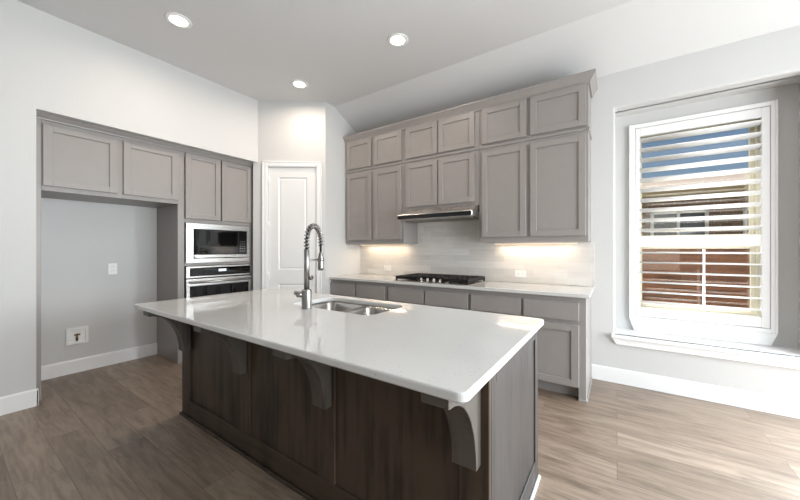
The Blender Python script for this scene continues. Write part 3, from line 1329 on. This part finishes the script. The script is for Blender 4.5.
# faucet
fx, fy = -1.606, 1.318
t = thing('spring_faucet', 'tall brushed nickel spring faucet standing in front of the sink', 'faucet', (fx, fy, IZ))
dv = Vector((-.33, .944, 0)).normalized()
fp = lambda r, z: Vector((fx, fy, 0)) + dv * r + Vector((0, 0, z))
m = MB()
m.lathe([(.033, IZ + .0005), (.033, IZ + .006), (.030, IZ + .010), (.030, IZ + .112), (.028, IZ + .118), (.010, IZ + .119)], (fx, fy, 0), 'z', 28)
build(m, 'base', 'nickel', t)
m = MB()
m.lathe([(.0165, IZ + .118), (.0165, IZ + .365), (.013, IZ + .369), (.006, IZ + .370)], (fx, fy, 0), 'z', 24)
build(m, 'stem', 'nickel', t)
R = .088
arc = [fp(0, IZ + .370), fp(0, IZ + .395)] + [fp(R - R * math.cos(math.pi * k / 24), IZ + .425 + R * 1.1 * math.sin(math.pi * k / 24)) for k in range(25)] + [fp(2 * R, IZ + .40), fp(2 * R, IZ + .350)]
m = MB()
m.tube(arc, .0075, 10)
hose = build(m, 'hose', 'black_iron', t)
# coil wound around the hose
lens = [0]
for a, b in zip(arc, arc[1:]):
    lens.append(lens[-1] + (b - a).length)
L = lens[-1]


def on_arc(s):
    for i in range(len(arc) - 1):
        if s <= lens[i + 1] or i == len(arc) - 2:
            k = (s - lens[i]) / (lens[i + 1] - lens[i])
            return arc[i].lerp(arc[i + 1], k), (arc[i + 1] - arc[i]).normalized()


side = Vector((-dv.y, dv.x, 0))
turns = 17
coil = []
Lc = L - .045
for k in range(turns * 10 + 1):
    p, d = on_arc(Lc * k / (turns * 10))
    nrm = side.cross(d).normalized()
    a = 2 * math.pi * k / 10
    coil.append(p + .0145 * (math.cos(a) * side + math.sin(a) * nrm))
m = MB()
m.tube(coil, .0045, 6)
build(m, 'spring', 'nickel', t)
m = MB()
hp = fp(2 * R, 0)
m.lathe([(.010, IZ + .352), (.013, IZ + .342), (.019, IZ + .315), (.020, IZ + .245), (.0185, IZ + .228), (.012, IZ + .226)], (hp.x, hp.y, 0), 'z', 24)
build(m, 'spray_head', 'nickel', t)
m = MB()
m.tube([fp(.015, IZ + .300), fp(2 * R - .018, IZ + .300)], .0055, 10)
m.lathe([(.0200, IZ + .290), (.0235, IZ + .292), (.0235, IZ + .308), (.0200, IZ + .310)], (hp.x, hp.y, 0), 'z', 24)
build(m, 'holder_arm', 'nickel', t)
m = MB()
hd = Vector((-.75, -.66, 0)).normalized()
q0 = Vector((fx, fy, IZ + .088))
m.tube([q0 + hd * .025, q0 + hd * .060], .019, 16)
m.tube([q0 + hd * .050 + Vector((0, 0, .002)), q0 + hd * .075 + Vector((0, 0, .012))], [.015, .011], 12)
build(m, 'handle', 'nickel', t)

# ------------------------------------------------------------------ recessed lights
pos = [(-2.925, 1.118), (-1.600, 2.313), (-2.938, 2.310)]
labs = ['lit round recessed ceiling light nearest the left wall foreground, largest in the photo',
        'lit round recessed ceiling light nearest the back wall cabinets',
        'lit round recessed ceiling light in front of the pantry door']
proto = None
for (x, y), lab in zip(pos, labs):
    if proto is None:
        proto = thing('recessed_light', lab, 'ceiling light', (x, y, CH), 'recessed ceiling lights')
        m = MB()
        m.lathe([(.062, -.0005), (.062, -.004), (.070, -.010), (.088, -.006), (.094, -.0005)], (x, y, CH), 'z', 40, True, True)
        build(m, 'trim_ring', 'plastic', proto)
        m = MB()
        m.lathe([(.063, -.0008), (.063, -.0045), (.02, -.0065)], (x, y, CH), 'z', 32)
        build(m, 'lens', 'lamp', proto)
        kids = [c for c in COL.objects if c.parent == proto]
    else:
        r = proto.copy()
        COL.objects.link(r)
        r.location = (x, y, CH)
        r['label'] = lab
        for c in kids:
            cc = c.copy()
            COL.objects.link(cc)
            cc.parent = r
    add_light('recessed_lamp', 'AREA', (x, y, CH - .012), (0, 0, 0), 7, (1, 0.84, 0.70), shape='DISK', size=.12, spread=math.radians(170))

# ------------------------------------------------------------------ outdoors
m = MB()
m.box(-14, 22, 4.2, 40, -.35, -.25)
struct(m, 'ground', 'ground')

t = thing('wooden_fence', 'brown horizontal board fence outside the window', 'fence', (2.0, 6.2, -.25))
m = MB()
for k in range(10):
    z0 = -.25 + .155 * k
    m.box(-3, 9, 6.2, 6.222, z0, z0 + .148, .003)
build(m, 'board_panel', 'fence', t)
for k in range(6):
    m = MB()
    xx = -2.5 + 2.1 * k
    m.box(xx, xx + .09, 6.225, 6.315, -.25, 1.34, .004)
    build(m, 'post', 'fence', t)

t = thing('neighbour_house', 'neighbouring house with tan eaves and dark windows seen through the louvers', 'house', (3, 14, -.25))
HY = 11.0
m = MB()
m.box(-6, 14, HY, HY + 6, -.25, 2.55)
build(m, 'wall', 'brick', t)
m = MB()
m.box(-6.5, 14.5, HY - .5, HY - .44, 2.55, 2.78)
m.box(-6.5, 14.5, HY - .44, HY + .1, 2.55, 2.60)
build(m, 'fascia', 'fascia', t)
m = MB()
m.prism([(HY - .5, 2.78), (HY + 3, 3.55), (HY + 6.5, 2.78)], -6.5, 14.5, lambda a, b, e: (e, a, b))
build(m, 'roof', 'roof', t)
for k, (x0, x1) in enumerate(((-1.0, 0.35), (0.75, 1.9), (2.5, 3.9), (4.6, 5.8))):
    m = MB()
    fr = .07
    for (a, b, c, d) in ((x0, x0 + fr, 1.0, 2.2), (x1 - fr, x1, 1.0, 2.2), (x0, x1, 1.0, 1.0 + fr), (x0, x1, 2.2 - fr, 2.2),
                         ((x0 + x1) / 2 - .03, (x0 + x1) / 2 + .03, 1.0, 2.2)):
        m.box(a, b, HY - .05, HY - .001, c, d, .004)
    w_ = build(m, 'window', 'trim', t)
    m = MB()
    m.box(x0 + fr, x1 - fr, HY - .02, HY - .002, 1.0 + fr, 2.2 - fr)
    build(m, 'pane', 'house_glass', w_)
